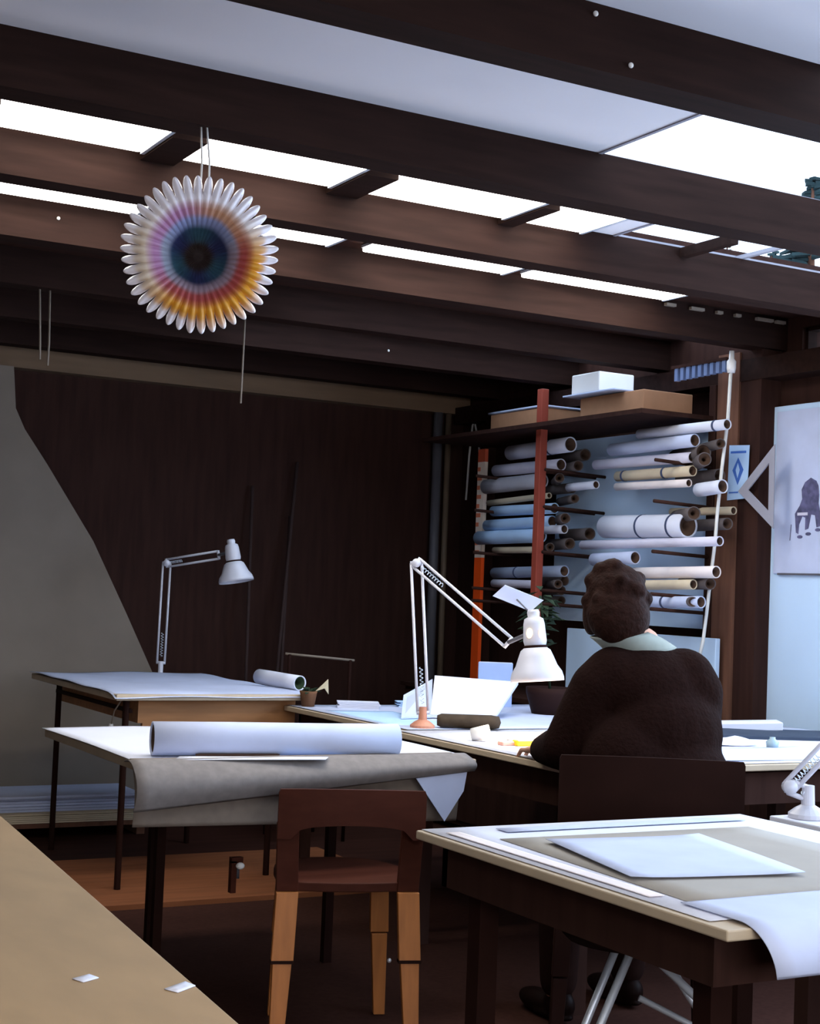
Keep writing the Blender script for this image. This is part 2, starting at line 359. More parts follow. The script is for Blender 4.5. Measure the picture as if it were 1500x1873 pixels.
# big roll etc. on the chair table
def paper_roll(p, q, r, m, label, group=None, bands=(), core=KRAFT, bandm=KRAFT, sag=0):
    p, q = V(p), V(q); d = (q-p); L = d.length; M = axis_M(p, d); w = max(.0035, r*.14)
    t = thing('paper_roll', (p+q)/2 - V((0,0,r)), label, 'paper roll', group)
    bm = bmesh.new(); lathe(bm, [(r, 0), (r*1.01, L*.3), (r*.985, L*.7), (r, L), (r-w, L), (r-w, 0)], M, 24, True); link('sheet', bm, m, t, True)
    bm = bmesh.new(); lathe(bm, [(r-w, .004), (r-w, L-.004), (r-w*1.5, L-.004), (r*.3, L-.02), (r*.3, .02), (r-w*1.5, .004)], M, 20, True); link('core', bm, core, t, True)
    for b in bands:
        bm = bmesh.new(); lathe(bm, [(r+.0005, L*b-.006), (r+.002, L*b-.006), (r+.002, L*b+.006), (r+.0005, L*b+.006)], M, 24, True); link('band', bm, bandm, t, True)
    return t
paper_roll((1.455, 4.06, .7785), (2.165, 3.93, .7785), .0475, PAPER2, 'big white paper roll lying across the work table')
tag(link('ruler', P(prism, [(1.563, 4.00, .7325), (1.80, 3.955, .7325), (1.80, 3.985, .7325), (1.60, 4.022, .7325)], (0, 0, .008)), KRAFT), 'dark brown drawing rule in front of the big white roll', 'ruler')
sheet('plan_sheet', ((1.49, 3.93, .742), (1.90, 3.845, .742), (1.87, 3.80, .741), (1.45, 3.865, .741)), PAPER, 'narrow white sheet at the front edge of the work table', 'paper')
sheet('plan_sheet', ((1.80, 4.0, .7335), (2.12, 3.94, .7335), (2.10, 3.88, .7345), (1.79, 3.935, .7345)), BLUEP, 'pale blue sheet right of the dark rule on the work table', 'paper')

# person's desks
t = thing('drawing_desk', (3.45, 4.1, 0), 'large drawing desk where the person sits', 'desk')
link('tabletop', boxes(((2.55, 3.56, .708), (4.34, 4.64, .728))), EDGE, t, mods=BEV())
aprons(t, (((2.6, 3.6, .60), (4.3, 3.62, .698)), ((2.6, 3.62, .60), (2.62, 4.62, .698)),), DARKWOOD)
legs(t, ((2.64, 3.66), (4.26, 3.66), (2.64, 4.58), (4.26, 4.58)), .698, .025, DARKWOOD)
t = thing('drawing_desk', (3.45, 5.17, 0), 'desk behind the drawing desk, covered with papers, before the rolls rack', 'desk')
link('tabletop', boxes(((2.60, 4.655, .708), (4.02, 5.69, .728))), EDGE, t, mods=BEV())
aprons(t, (((2.65, 4.70, .62), (2.67, 5.65, .698)), ((2.65, 5.63, .62), (3.98, 5.65, .698)),), DARKWOOD)
legs(t, ((2.68, 4.72), (3.96, 4.72), (2.68, 5.62), (3.96, 5.62)), .698, .022, DARKWOOD)
sheet('desk_cover', ((2.556, 3.57, .7295), (4.33, 3.57, .7295), (4.33, 4.63, .7295), (2.556, 4.63, .7295)), PAPER, 'white sheet covering the drawing desk in front of the person', 'paper', curl=.001)
sheet('desk_cover', ((2.61, 4.66, .7295), (4.01, 4.66, .7295), (4.01, 5.68, .7295), (2.61, 5.68, .7295)), PAPER2, 'white sheet covering the desk before the rolls rack', 'paper', curl=.001)

# right foreground drawing board table
t = thing('drafting_table', (2.0, 2.25, 0), 'drafting table nearest the camera on the right with pale wooden edge', 'table')
link('tabletop', boxes(((1.56, 1.775, .709), (2.43, 2.735, .727))), EDGE, t, mods=BEV())
aprons(t, (((1.60, 1.85, .62), (2.40, 1.87, .70)), ((1.60, 1.87, .62), (1.62, 2.69, .70)), ((1.60, 2.67, .62), (2.40, 2.69, .70)),), DARKWOOD)
legs(t, ((1.66, 1.92), (2.34, 1.92), (1.66, 2.62), (2.34, 2.62)), .70, .022, BLACK)
sheet('board_cover', ((1.572, 1.83, .7285), (2.42, 1.83, .7285), (2.425, 2.728, .7285), (1.57, 2.728, .7285)), PAPER, 'white sheet covering the drafting table', 'paper')
sheet('tracing_sheet', ((1.63, 1.95, .7305), (2.28, 1.90, .7305), (2.30, 2.56, .7305), (1.66, 2.57, .7305)), TRACE, 'beige tracing paper under the top sheet on the drafting table', 'paper')
sheet('plan_sheet', ((1.722, 2.50, .735), (2.09, 2.475, .735), (1.99, 2.06, .735), (1.645, 2.125, .735)), PAPER2, 'loose white sheet on the beige tracing paper', 'paper', curl=.002)
bm = bmesh.new()
def curl(a, b):
    x = 1.605+.84*a + .0*b; y0 = 1.94 - .02*a
    if b < .5: return (x, y0-(y0-1.80)*b/.5, .733+.002*math.sin(4*a)**2)
    k = (b-.5)/.5; ang = k*PI*.62
    return (x+.02*k*k, 1.80-.06*math.sin(ang)-.008*k, .733-.055*(1-math.cos(ang)))
grid(bm, curl, 20, 40)
tag(link('curled_sheet', bm, PAPER2, None, True, SOL(.0015)), 'cool white paper curling down over the front edge of the drafting table', 'paper')
for (a, b, m, lb) in (((1.60, 2.66), (1.60, 2.00), PINKP, 'long narrow paper strip along the left edge of the drafting table'),
                      ((1.72, 2.66), (2.36, 2.66), PAPER2, 'long narrow paper strip along the far edge of the drafting table')):
    if a[0] == b[0]: q = ((a[0]-.012, b[1], .7318), (a[0]+.02, b[1], .7318), (a[0]+.02, a[1], .7318), (a[0]-.012, a[1], .7318))
    else: q = ((a[0], a[1]-.025, .7318), (b[0], a[1]-.025, .7318), (b[0], a[1]+.02, .7318), (a[0], a[1]+.02, .7318))
    sheet('paper_strip', q, m, lb, 'paper')
# table beyond the right edge with the third lamp
t = thing('side_table', (2.95, 2.1, 0), 'white covered table at the right edge of the photo holding a lamp', 'table')
link('tabletop', boxes(((2.49, 1.5, .70), (3.4, 2.70, .728))), PAPER, t, mods=BEV())
aprons(t, (((2.54, 1.55, .63), (2.56, 2.65, .70)), ((2.54, 2.63, .63), (3.35, 2.65, .70)),), DARKWOOD)
legs(t, ((2.56, 1.57), (3.33, 1.57), (2.56, 2.63), (3.33, 2.63)), .70, .022, DARKWOOD)

# foreground plywood table, left
def fg():
    a, b = V((.80, 3.118)), V((.685, 1.579)); d = (b-a).normalized(); n = V((-d.y, d.x)) * 1
    if n.x > 0: n = -n
    e0 = a - d*.55; e1 = b + d*.5
    t = thing('plywood_table', (0, 2.2, 0), 'beige plywood table in the lower left corner of the photo', 'table')
    q = [e0, e1, e1+n*1.3, e0+n*1.3]
    bm = bmesh.new(); prism(bm, [(p.x, p.y, .698) for p in q], (0, 0, .032)); link('tabletop', bm, PLY, t, mods=BEV())
    c = (q[0]+q[1]+q[2]+q[3])/4
    for p in q:
        s = p + (c-p)*.12; bm = bmesh.new(); box(bm, (s.x-.03, s.y-.03, 0), (s.x+.03, s.y+.03, .698)); link('leg', bm, BLACK, t)
fg()
sheet('paper_scrap', ((.567, 1.825, .7305), (.592, 1.838, .7305), (.598, 1.818, .7305), (.575, 1.805, .7305)), PAPER, 'tiny white paper scrap on the plywood table, further from its edge', 'paper', n=3)
sheet('paper_scrap', ((.655, 1.742, .7305), (.69, 1.765, .7305), (.695, 1.743, .7305), (.665, 1.722, .7305)), PAPER, 'tiny white paper scrap at the edge of the plywood table', 'paper', n=3)

# ------------------------------------------------------------------ anglepoise lamps
def arm_lamp(base, elbow, wrist, top, rim, r_rim, label, base_m=WHITEMETAL, lit=0, gap=.016, clamp=False, bar=.0045):
    base, elbow, wrist, top, rim = map(V, (base, elbow, wrist, top, rim))
    t = thing('desk_lamp', base, label, 'lamp')
    bm = bmesh.new()
    if clamp:
        box(bm, base+V((-.02, -.03, -.055)), base+V((.02, .03, -.005))); tube(bm, [base, base+V((0,0,.06))], .012, 12)
    else:
        lathe(bm, [(.001, 0), (.045, 0), (.045, .01), (.03, .022), (.016, .03), (.014, .075), (.001, .076)], Matrix.Translation(base), 20)
    link('base', bm, base_m, t, False)
    b0 = base+V((0, 0, .055)); side = V((.875, -.485, 0))
    def arm(nm, p, q, spread):
        d = (q-p).normalized(); s = (side - d*side.dot(d)).normalized() if abs(d.z) > .8 else d.cross(V((.485, .875, 0))).normalized()
        bm = bmesh.new()
        for k in (-1, 1): tube(bm, [p+s*k*spread, p+s*k*gap, q+s*k*gap], bar, 8)
        for f in (.0, 1.0): tube(bm, [p.lerp(q, f)-s*gap*1.2, p.lerp(q, f)+s*gap*1.2], bar*1.3, 8)
        o = link(nm, bm, WHITEMETAL, t, True)
        bm = bmesh.new(); pts = []; A = p.lerp(q, .06); B = p.lerp(q, .30); x, y = frame_of(B-A)
        for k in range(73): a = k/72; pts.append(A.lerp(B, a) + .006*(math.cos(a*2*PI*9)*x + math.sin(a*2*PI*9)*y))
        tube(bm, pts, .0014, 5); link('spring', bm, CHROME, o, True)
    arm('lower_arm', b0, elbow, gap); arm('upper_arm', elbow, wrist, gap)
    bm = bmesh.new(); tube(bm, [elbow-V((.30, .53, 0))*.012*2, elbow+V((.30, .53, 0))*.012*2], .016, 14); link('elbow_joint', bm, WHITEMETAL, t, True)
    ax = (rim-top).normalized(); L = (rim-top).length; M = axis_M(top, ax); s = r_rim
    bm = bmesh.new(); tube(bm, [wrist, top+ax*L*.30], bar*1.4, 8); link('knuckle', bm, STEELG, t, True)
    bm = bmesh.new()
    lathe(bm, [(.001, 0), (s*.20, .0), (s*.24, L*.04), (s*.22, L*.1), (s*.36, L*.13), (s*.40, L*.2), (s*.44, L*.44), (s*.40, L*.50)], M, 28); link('socket', bm, WHITEMETAL, t, True)
    if lit:
        for k in (-1, 1):
            c_ = M @ V((0, 0, L*.33)) + V((-.485, -.875, 0))*s*.36 + side*k*s*.22
            link('vent', P(ellipsoid, c_, (.011, .011, .017), None, 10), mat('vent glow', (255, 214, 150), .5, 0, 5, emit=2.5), t, True)['label'] = 'glowing vent hole'
    bm = bmesh.new(); lathe(bm, [(s*.40, L*.50), (s*.43, L*.50), (s*.44, L*.54), (s*.40, L*.54)], M, 28, True); link('collar', bm, BLACK, t, True)
    bm = bmesh.new()
    lathe(bm, [(s*.42, L*.53), (s*.56, L*.57), (s*.66, L*.66), (s*.78, L*.78), (s*.94, L*.87), (s, L*.95), (s, L), (s*.97, L), (s*.96, L*.95), (s*.90, L*.88), (s*.75, L*.79), (s*.62, L*.66), (s*.42, L*.59)], M, 36)
    sh = link('shade', bm, WHITEMETAL, t, True)
    bm = bmesh.new(); ellipsoid(bm, top+ax*L*.78, (.026, .026, .034)); link('bulb', bm, BULB if lit else CERAM, sh, True)
    if lit:
        l = bpy.data.lights.new('bulb_light', 'SPOT'); l.energy = lit; l.color = (1, .80, .52); l.shadow_soft_size = .03; l.spot_size = math.radians(130); l.spot_blend = .5
        lo = bpy.data.objects.new('bulb_light', l); COL.objects.link(lo); lo.location = top+ax*L*.97; lo.rotation_euler = (-ax).to_track_quat('Z', 'Y').to_euler()
    return t
arm_lamp((2.489, 6.875, .775), (2.493, 6.87, 1.304), (2.687, 6.7, 1.352), (2.704, 6.6, 1.425), (2.730, 6.57, 1.228), .082, 'white jointed lamp on the far drawing table, its arm level', clamp=True, bar=.0055, gap=.018)
arm_lamp((2.703, 4.722, .731), (2.67, 4.754, 1.32), (2.84, 4.389, 1.055), (2.852, 4.261, 1.172), (2.862, 4.235, .933), .090, 'white jointed lamp beside the person, bent down over the desk', base_m=mat('copper brown base', (190, 130, 104), .4, .1, 9), lit=DESK_W, bar=.0055, gap=.019)
arm_lamp((2.554, 2.641, .729), (2.509, 2.655, .80), (2.74, 2.58, 1.05), (2.80, 2.54, 1.12), (2.84, 2.50, .95), .085, 'white jointed lamp folded low at the right edge of the photo', bar=.006, gap=.014)

# ------------------------------------------------------------------ wooden chair
def lchair(ox, oy, rz, wood, back, label, seat_z=.44, top=.69, w=.2, bands=True, name='wooden_chair', bw=.03):
    M = Matrix.Translation((ox, oy, 0)) @ Matrix.Rotation(rz, 4, 'Z')
    t = thing(name, (ox, oy, 0), label, 'chair')
    bm = bmesh.new()                                                     # seat: rounded, bowed at the back
    out = []
    for k in range(13): a = PI*k/12; out.append((w*.93*math.cos(a), .20+.17*math.sin(a)))
    out += [(-w*.93, -.0)] + [(-w*.93+2*w*.93*k/8, -.0-.022*math.sin(PI*k/8)) for k in range(1, 8)] + [(w*.93, 0)]
    prism(bm, [M @ V((x, y, seat_z-.02)) for x, y in out], (0, 0, .024)); link('seat', bm, back, t, mods=BEV())
    bm = bmesh.new()                                                     # low back board with side stiles
    n = 14; zt = top
    def col(x): return -.03 - .02*(1-(x/w)**2)
    xs = [-w-.004, -w, -w+.03, -w+.055] + [-w+.055+(2*w-.11)*k/n for k in range(1, n)] + [w-.055, w-.03, w, w+.004]
    def bot(x): return .562 if abs(x) > w-.05 else .582+.018*math.sqrt(max(0, 1-(x/(w-.05))**2))
    def topz(x): return zt-.010 if abs(x) > w else zt+.004*(1-(x/w)**2)
    G = [[bm.verts.new(M @ V((x, col(x)-d, z))) for d, z in ((0, bot(x)), (0, topz(x)), (.014, topz(x)), (.014, bot(x)))] for x in xs]
    for p_, q_ in zip(G, G[1:]):
        for i in range(4): bm.faces.new((p_[i], q_[i], q_[(i+1) % 4], p_[(i+1) % 4]))
    bm.faces.new(G[0]); bm.faces.new(G[-1])
    link('backrest', bm, back, t, False)
    for s in (-1, 1):
        bm = bmesh.new()                                                 # upright: rear leg goes up to the back board
        prism(bm, [M @ V((s*(w-bw-.002)-bw, -.012, seat_z-.02)), M @ V((s*(w-bw-.002)+bw, -.012, seat_z-.02)), M @ V((s*(w-bw+.004)+bw, -.028, .60)), M @ V((s*(w-bw+.004)-bw, -.028, .60))], M.to_3x3() @ V((0, .022, 0)))
        link('stile', bm, back, t, mods=BEV(.002))
        for (y0, yb, nm) in ((-.010, -.045, 'rear'), (.30, .325, 'front')):
            bm = bmesh.new(); x0 = s*(w-bw-.002) if nm == 'rear' else s*(w-bw-.03); x1 = x0 + s*.018; ww = bw if nm == 'rear' else bw*.9
            zs = seat_z-.02; xm = x0+(x1-x0)*.42; ym = y0+(yb-y0)*.42; zm = .245
            def seg(xa, ya, za, xb, yb_, zb, wa, wb):
                a = [M @ V((xa+i*wa, ya+j*.013, za)) for i, j in ((-1,-1),(1,-1),(1,1),(-1,1))]; b = [M @ V((xb+i*wb, yb_+j*.013, zb)) for i, j in ((-1,-1),(1,-1),(1,1),(-1,1))]
                va = [bm.verts.new(p) for p in a]; vb = [bm.verts.new(p) for p in b]
                bm.faces.new(va[::-1]); bm.faces.new(vb)
                for i in range(4): bm.faces.new((va[i], va[(i+1) % 4], vb[(i+1) % 4], vb[i]))
            seg(xm, ym, zm, x0, y0, zs, ww, ww)
            seg(x1, yb, 0.009, xm, ym, zm-.004, ww*.62, ww*.86)
            lg = link('leg', bm, wood, t, mods=BEV(.002))
            if bands and nm == 'rear':
                bm = bmesh.new(); box(bm, (xm-ww*1.04, ym-.016, zm-.006), (xm+ww*1.04, ym+.016, zm+.002), M); link('joint_band', bm, BLACK, lg)
                if s == 1:
                    bm = bmesh.new(); ellipsoid(bm, M @ V((xm-ww*1.7, ym+.02, zm-.006)), (.006, .006, .006), n=10); link('bolt', bm, CHROME, lg, True)['label'] = 'small bright bolt'
    return t
lchair(1.852, 3.60, math.radians(-19), BIRCH, CHAIRB, 'wooden chair with low brown back and orange legs, before the work table', w=.192, bw=.029)
lchair(2.495, 3.155, math.radians(-30), BLACK, BLACK, 'dark chair the person is sitting on', top=.812, seat_z=.445, w=.235, bands=False, name='dark_chair', bw=.022)

# chrome stool under the drafting table
t = thing('chrome_stool', (1.84, 2.36, 0), 'chrome tube stool standing under the drafting table', 'stool')
link('seat', P(lathe, [(.001, .565), (.13, .565), (.14, .575), (.13, .59), (.001, .595)], Matrix.Translation((1.84, 2.36, 0)), 28), mat('black cloth', (40, 28, 26), .95, .2, 30), t, True)
for pts in (((1.765, 2.268, .575), (1.59, 2.39, .008)), ((1.785, 2.254, .575), (2.36, 1.972, .008)), ((1.90, 2.46, .575), (1.73, 2.58, .008)), ((1.92, 2.44, .575), (2.30, 2.30, .008))):
    link('leg', P(tube, pts, .008, 10), CHROME, t, True)
link('brace', P(tube, [(1.78, 2.262, .484), (2.10, 2.095, .315)], .006, 8), CHROME, t, True)

# ------------------------------------------------------------------ person
def skin_mesh(parts, voxel, name, m, parent, smooth_it=6):
    """parts: list of (kind, args) closed shapes fused into one continuous surface"""
    bm = bmesh.new()
    for k, a in parts:
        if k == 'e': ellipsoid(bm, *a)
        elif k == 't':
            pts, rr = a; n = len(pts); P2 = []; R2 = []
            for i in range(n-1):
                for s in range(4): f = s/4; P2.append(V(pts[i]).lerp(V(pts[i+1]), f)); R2.append(rr[i]*(1-f)+rr[i+1]*f)
            P2.append(V(pts[-1])); R2.append(rr[-1]); tube(bm, P2, R2, 14)
            for p, r in ((P2[0], R2[0]), (P2[-1], R2[-1])): ellipsoid(bm, p, (r, r, r), None, 12)
            for p, r in zip(pts[1:-1], rr[1:-1]): ellipsoid(bm, p, (r, r, r), None, 12)
    return link(name, bm, m, parent, True, (('REMESH', dict(mode='VOXEL', voxel_size=voxel, use_smooth_shade=True)), ('SMOOTH', dict(iterations=smooth_it, factor=.5))))
def person():
    px, py = 2.72, 3.20
    hd = V((2.652, 3.47, 1.183))                                   # head centre
    Rh = Matrix.Rotation(math.radians(-30), 4, 'Z') @ Matrix.Rotation(math.radians(-22), 4, 'X')   # turned a little left, bent down
    H = lambda x, y, z: hd + (Rh @ V((x, y, z)))
    sl, sr = V((2.565, 3.41, .995)), V((2.815, 3.31, .995))
    el, er = V((2.495, 3.47, .80)), V((2.875, 3.37, .80))
    wl, wr = V((2.585, 3.72, .765)), V((2.86, 3.70, .765))
    nk = V((2.705, 3.41, 1.09))
    hips = V((px, py+.02, .54))
    kn = [V((px-.12, 3.62, .49)), V((px+.14, 3.62, .49))]; an = [V((px-.13, 3.60, .09)), V((px+.16, 3.66, .09))]
    hp = [hips+V((-.09, .02, -.0)), hips+V((.09, .02, -.0))]
    torso = [('e', (hips, (.155, .115, .11))), ('e', (V((px-.0, 3.255, .68)), (.15, .105, .13))), ('e', (V((2.717, 3.315, .84)), (.15, .11, .15))), ('e', (V((2.715, 3.36, .96)), (.15, .10, .12)))]
    def hand(w, d, s, grip):
        """palm, four unequal bent fingers and a thumb; d forward, s the thumb side"""
        d = V(d).normalized(); s = V(s).normalized(); up = V((0,0,1)); parts = []
        palm = w+d*.055
        parts.append(('t', ([w, w+d*.03, w+d*.085], [.020, .023, .020])))
        for i, (off, L) in enumerate(((.030, .066), (.010, .075), (-.010, .070), (-.029, .054))):
            k0 = w+d*.085+s*off; d_ = (d + s*off*9).normalized(); k1 = k0+d_*L*.5+up*.006*(1-grip)-up*.010*grip; k2 = k1+d_*L*.28-up*.012; k3 = k2+d_*L*.2-up*.014*(.4+grip)
            parts.append(('t', ([w+d*.045+s*off*.8, k0, k1, k2, k3], [.011, .0085, .0075, .0068, .0058])))
        parts.append(('t', ([w+d*.022+s*.016, w+d*.045+s*.042-up*.004, w+d*.072+s*.052-up*.012, w+d*.09+s*.046-up*.016], [.013, .0115, .0095, .008])))
        return parts
    body = list(torso)
    body += [('t', ([V((2.71, 3.385, 1.03)), nk, H(0, -.02, -.07)], [.07, .054, .052]))]
    # head: skull, face, jaw, nose, ears, lips
    body += [('e', (H(0, -.012, .03), (.077, .094, .088), Rh)), ('e', (H(0, .028, -.022), (.064, .066, .088), Rh)), ('e', (H(0, .055, -.085), (.034, .030, .026), Rh)),
             ('t', ([H(0, .086, .015), H(0, .096, -.008), H(0, .101, -.022)], [.008, .009, .011])), ('t', ([H(-.022, .088, -.056), H(0, .096, -.055), H(.022, .088, -.056)], [.007, .009, .007])),
             ('t', ([H(-.045, .078, .03), H(-.02, .090, .033)], [.010, .010])), ('t', ([H(.045, .078, .03), H(.02, .090, .033)], [.010, .010])),
             ('e', (H(-.079, -.006, -.008), (.012, .020, .032), Rh)), ('e', (H(.079, -.006, -.008), (.012, .020, .032), Rh))]
    for s_, e_, w_ in ((sl, el, wl), (sr, er, wr)): body.append(('t', ([s_, e_, e_.lerp(w_, .3), w_], [.05, .040, .040, .026])))
    body += hand(wl, V((.35, .9, -.12)), V((.9, -.35, 0)), .3) + hand(wr, V((-.45, .85, -.12)), V((-.85, -.45, 0)), .8)
    for h_, k_, a_ in zip(hp, kn, an): body.append(('t', ([h_, k_, k_.lerp(a_, .35), a_], [.085, .056, .052, .036])))
    root = skin_mesh(body, .0042, 'person', SKIN, None, 2); root.location += V((-.036, .018, 0))
    tag(root, 'person in a dark sweater seen from behind, bent over the drawing desk', 'person')
    # clothing
    sw = [('e', (V((2.61, 3.32, .76)), (.15, .13, .16))), ('e', (V((2.66, 3.22, .60)), (.19, .14, .13)))]
    sw += [('e', (V((px, 3.225, .60)), (.172, .14, .13))), ('e', (V((px, 3.265, .72)), (.175, .135, .14))), ('e', (V((2.717, 3.315, .85)), (.182, .138, .15))), ('e', (V((2.715, 3.355, .965)), (.176, .126, .125))), ('e', (V((2.705, 3.375, 1.035)), (.12, .095, .065)))]
    for s_, e_, w_ in ((sl, el, wl), (sr, er, wr)):
        sw.append(('t', ([V((2.715, 3.37, 1.0)).lerp(s_, .72), s_+V((0, .005, -.03)), e_, e_.lerp(w_, .5), e_.lerp(w_, .9)], [.095, .086, .068, .056, .044])))
    skin_mesh(sw, .011, 'sweater', KNIT, root, 8)
    tr = [('e', (hips+V((0, .01, -.005)), (.175, .135, .10)))]
    for h_, k_, a_ in zip(hp, kn, an): tr.append(('t', ([h_, k_, k_.lerp(a_, .4), a_+V((0,0,.03))], [.098, .072, .066, .055])))
    skin_mesh(tr, .011, 'trousers', TROUS, root, 6)
    for a_ in an:
        skin_mesh([('e', (a_+V((0, -.01, -.035)), (.040, .055, .045))), ('e', (a_+V((0, .09, -.047)), (.043, .095, .033))), ('e', (a_+V((0, .05, -.065)), (.042, .12, .016)))], .006, 'shoe', SHOE, root, 4)
    hr = [('e', (H(0, -.024, .040), (.088, .100, .092), Rh)), ('e', (H(0, -.060, -.035), (.088, .066, .088), Rh)), ('e', (H(-.07, -.015, -.02), (.026, .05, .06), Rh)), ('e', (H(.07, -.015, -.02), (.026, .05, .06), Rh)), ('e', (H(-.058, -.02, .0), (.034, .052, .052), Rh)), ('e', (H(.058, -.02, .0), (.034, .052, .052), Rh)), ('e', (H(0, .05, .085), (.06, .045, .03), Rh))]
    random.seed(3)
    for k in range(26):
        a = random.uniform(0, 2*PI); z = random.uniform(-.05, .12); r = .078*math.sqrt(max(.15, 1-((z-.03)/.1)**2))
        y = -.03+r*math.sin(a)
        if y > .03 and z < .07: continue
        hr.append(('e', (H(r*math.cos(a), y, z), (.026, .026, .024), Rh)))
    skin_mesh(hr, .007, 'hair', HAIR, root, 5)
    # shirt collar around the neck
    bm = bmesh.new(); n = 40
    def colf(a, b):
        t_ = 2*PI*a; r = .073+.016*b+.004*math.sin(3*t_)
        c = nk.lerp(H(0, -.02, -.07), .86 - .86*b)
        return (c.x+r*math.cos(t_)*1.12, c.y+r*math.sin(t_)-.004*b, c.z + .010*math.cos(t_) - .012*b*b)
    grid(bm, colf, n, 6); link('shirt_collar', bm, SHIRT, root, True, SOL(.004))
person()

t = thing('low_cabinet', (4.25, 6.4, 0), 'low dark cabinet under the rolls rack on the right wall', 'cabinet')
link('body', boxes(((4.06, 5.75, .03), (4.53, 7.3, .70))), DARKWOOD, t, mods=BEV()); link('worktop', boxes(((4.04, 5.73, .70), (4.54, 7.32, .722))), DARKWOOD, t)
for y in (5.78, 6.30, 6.82):
    d = link('door', boxes(((4.045, y, .06), (4.06, y+.46, .68))), DARKWOOD, t); link('handle', boxes(((4.03, y+.40, .50), (4.045, y+.42, .60))), STEELG, d)
# ------------------------------------------------------------------ rolls rack on the end wall
t = thing('rolls_rack', (4.35, 6.0, .73), 'wall rack of dowels and uprights full of rolled drawings', 'rack')
link('back_panel', boxes(((4.47, 5.2, 1.10), (4.49, 6.5, 2.02))), PANEL, t)['label'] = 'pale blue back panel'
for y, m in ((6.135, REDW), (7.12, DARKWOOD), (5.23, DARKWOOD)):
    link('upright', boxes(((4.10 if m is REDW else 4.42, y-.022, 1.10 if m is REDW else .725 if y > 6 else .0), (4.14 if m is REDW else 4.47, y+.022, 2.23 if m is REDW else 2.19))), m, t, mods=BEV())
link('shelf', boxes(((4.02, 5.22, 2.03), (4.47, 7.14, 2.05))), DARKWOOD, t)
for z in (1.17, 1.235, 1.42, 1.64, 1.82):
    for y in (5.23, 6.08, 6.16, 6.72):
        link('peg', P(tube, [(4.47, y, z), (4.11, y, z+.012)], .008, 8), DARKWOOD, t, True)
ROLLS = [
 (6.61,1.955,6.07,1.965,.038,PAPER,'white roll with dark band, topmost in the left half of the rack',(.7,)),
 (6.75,1.87,6.15,1.87,.030,LILAC,'lavender grey roll second from top in the left half of the rack',()),
 (6.86,1.79,6.33,1.80,.039,mat('grey paper',(186,184,192),.75,.05,9),'thick grey roll lying under the lavender one, left in the rack',()),
 (6.81,1.70,6.24,1.72,.015,BEIGE,'thin beige roll between the grey and the light blue rolls',()),
 (6.76,1.655,6.19,1.655,.027,BLUEP,'light blue roll, uppermost of three blue ones in the rack',()),
 (6.82,1.58,6.21,1.59,.030,BLUEP,'light blue roll, middle of three blue ones in the rack',()),
 (6.88,1.515,6.29,1.52,.036,BLUEP,'light blue roll with a wide dark open end, lowest of the blue ones',()),
 (6.27,1.55,6.10,1.55,.022,PAPER,'short white roll right of the blue rolls, near the red upright',()),
 (6.74,1.45,6.36,1.45,.017,BEIGE,'thin beige roll under the three blue rolls',()),
 (6.74,1.33,6.10,1.345,.028,mat('blue grey paper',(140,150,172),.75,.06,9),'blue grey roll low in the left half of the rack',(.35,)),
 (6.71,1.275,6.29,1.275,.021,LILAC,'lavender roll lowest in the left half of the rack',()),
 (5.52,1.975,4.92,1.975,.023,PAPER,'slim white roll with dark band, topmost in the right half of the rack',(.88,)),
 (5.72,1.915,5.12,1.92,.029,PAPER2,'white roll under the slim topmost one, right half of the rack',()),
 (5.87,1.855,5.16,1.85,.024,LILAC,'lavender roll third from top in the right half of the rack',()),
 (5.69,1.79,5.15,1.79,.024,BEIGE,'beige roll tied with dark bands, right half of the rack',(.1, .65)),
 (5.67,1.74,5.15,1.735,.018,PINKP,'thin pinkish roll under the tied beige roll',()),
 (6.10,1.755,5.87,1.76,.020,PAPER,'short white roll just right of the red upright',()),
 (5.12,1.705,4.96,1.715,.030,PAPER,'short thick white roll at the right end of the rack, by the white cord',()),
 (5.77,1.555,5.17,1.55,.053,PAPER,'thickest white roll with two dark bands, right half of the rack',(.48, .85)),
 (5.44,1.625,5.02,1.62,.018,BEIGE,'thin beige roll lying behind the thickest white roll',()),
 (5.93,1.47,4.94,1.48,.021,LILAC,'long lavender roll below the thickest white roll',()),
 (5.83,1.40,5.51,1.41,.030,PAPER2,'white roll just above the head of the person',()),
 (5.53,1.34,4.97,1.35,.026,PINKP,'pinkish roll right of the head, uppermost of three',()),
 (5.50,1.285,5.10,1.295,.022,BEIGE,'beige roll right of the head, middle of three',()),
 (5.46,1.21,5.05,1.22,.026,PAPER2,'bluish white roll with a dark band, lowest right of the head',(.4,)),
]
random.seed(11)
for i, (y0, z0, y1, z1, r, m, lb, bands) in enumerate(ROLLS):
    x = 4.25 + random.uniform(-.015, .015)
    if 'behind' in lb: x = 4.38
    paper_roll((x, y0, z0), (x, y1, z1), r, m, lb, 'rolled drawings in the wall rack', bands, KRAFT, mat('slate band', (70, 78, 104), .8, .05, 9))
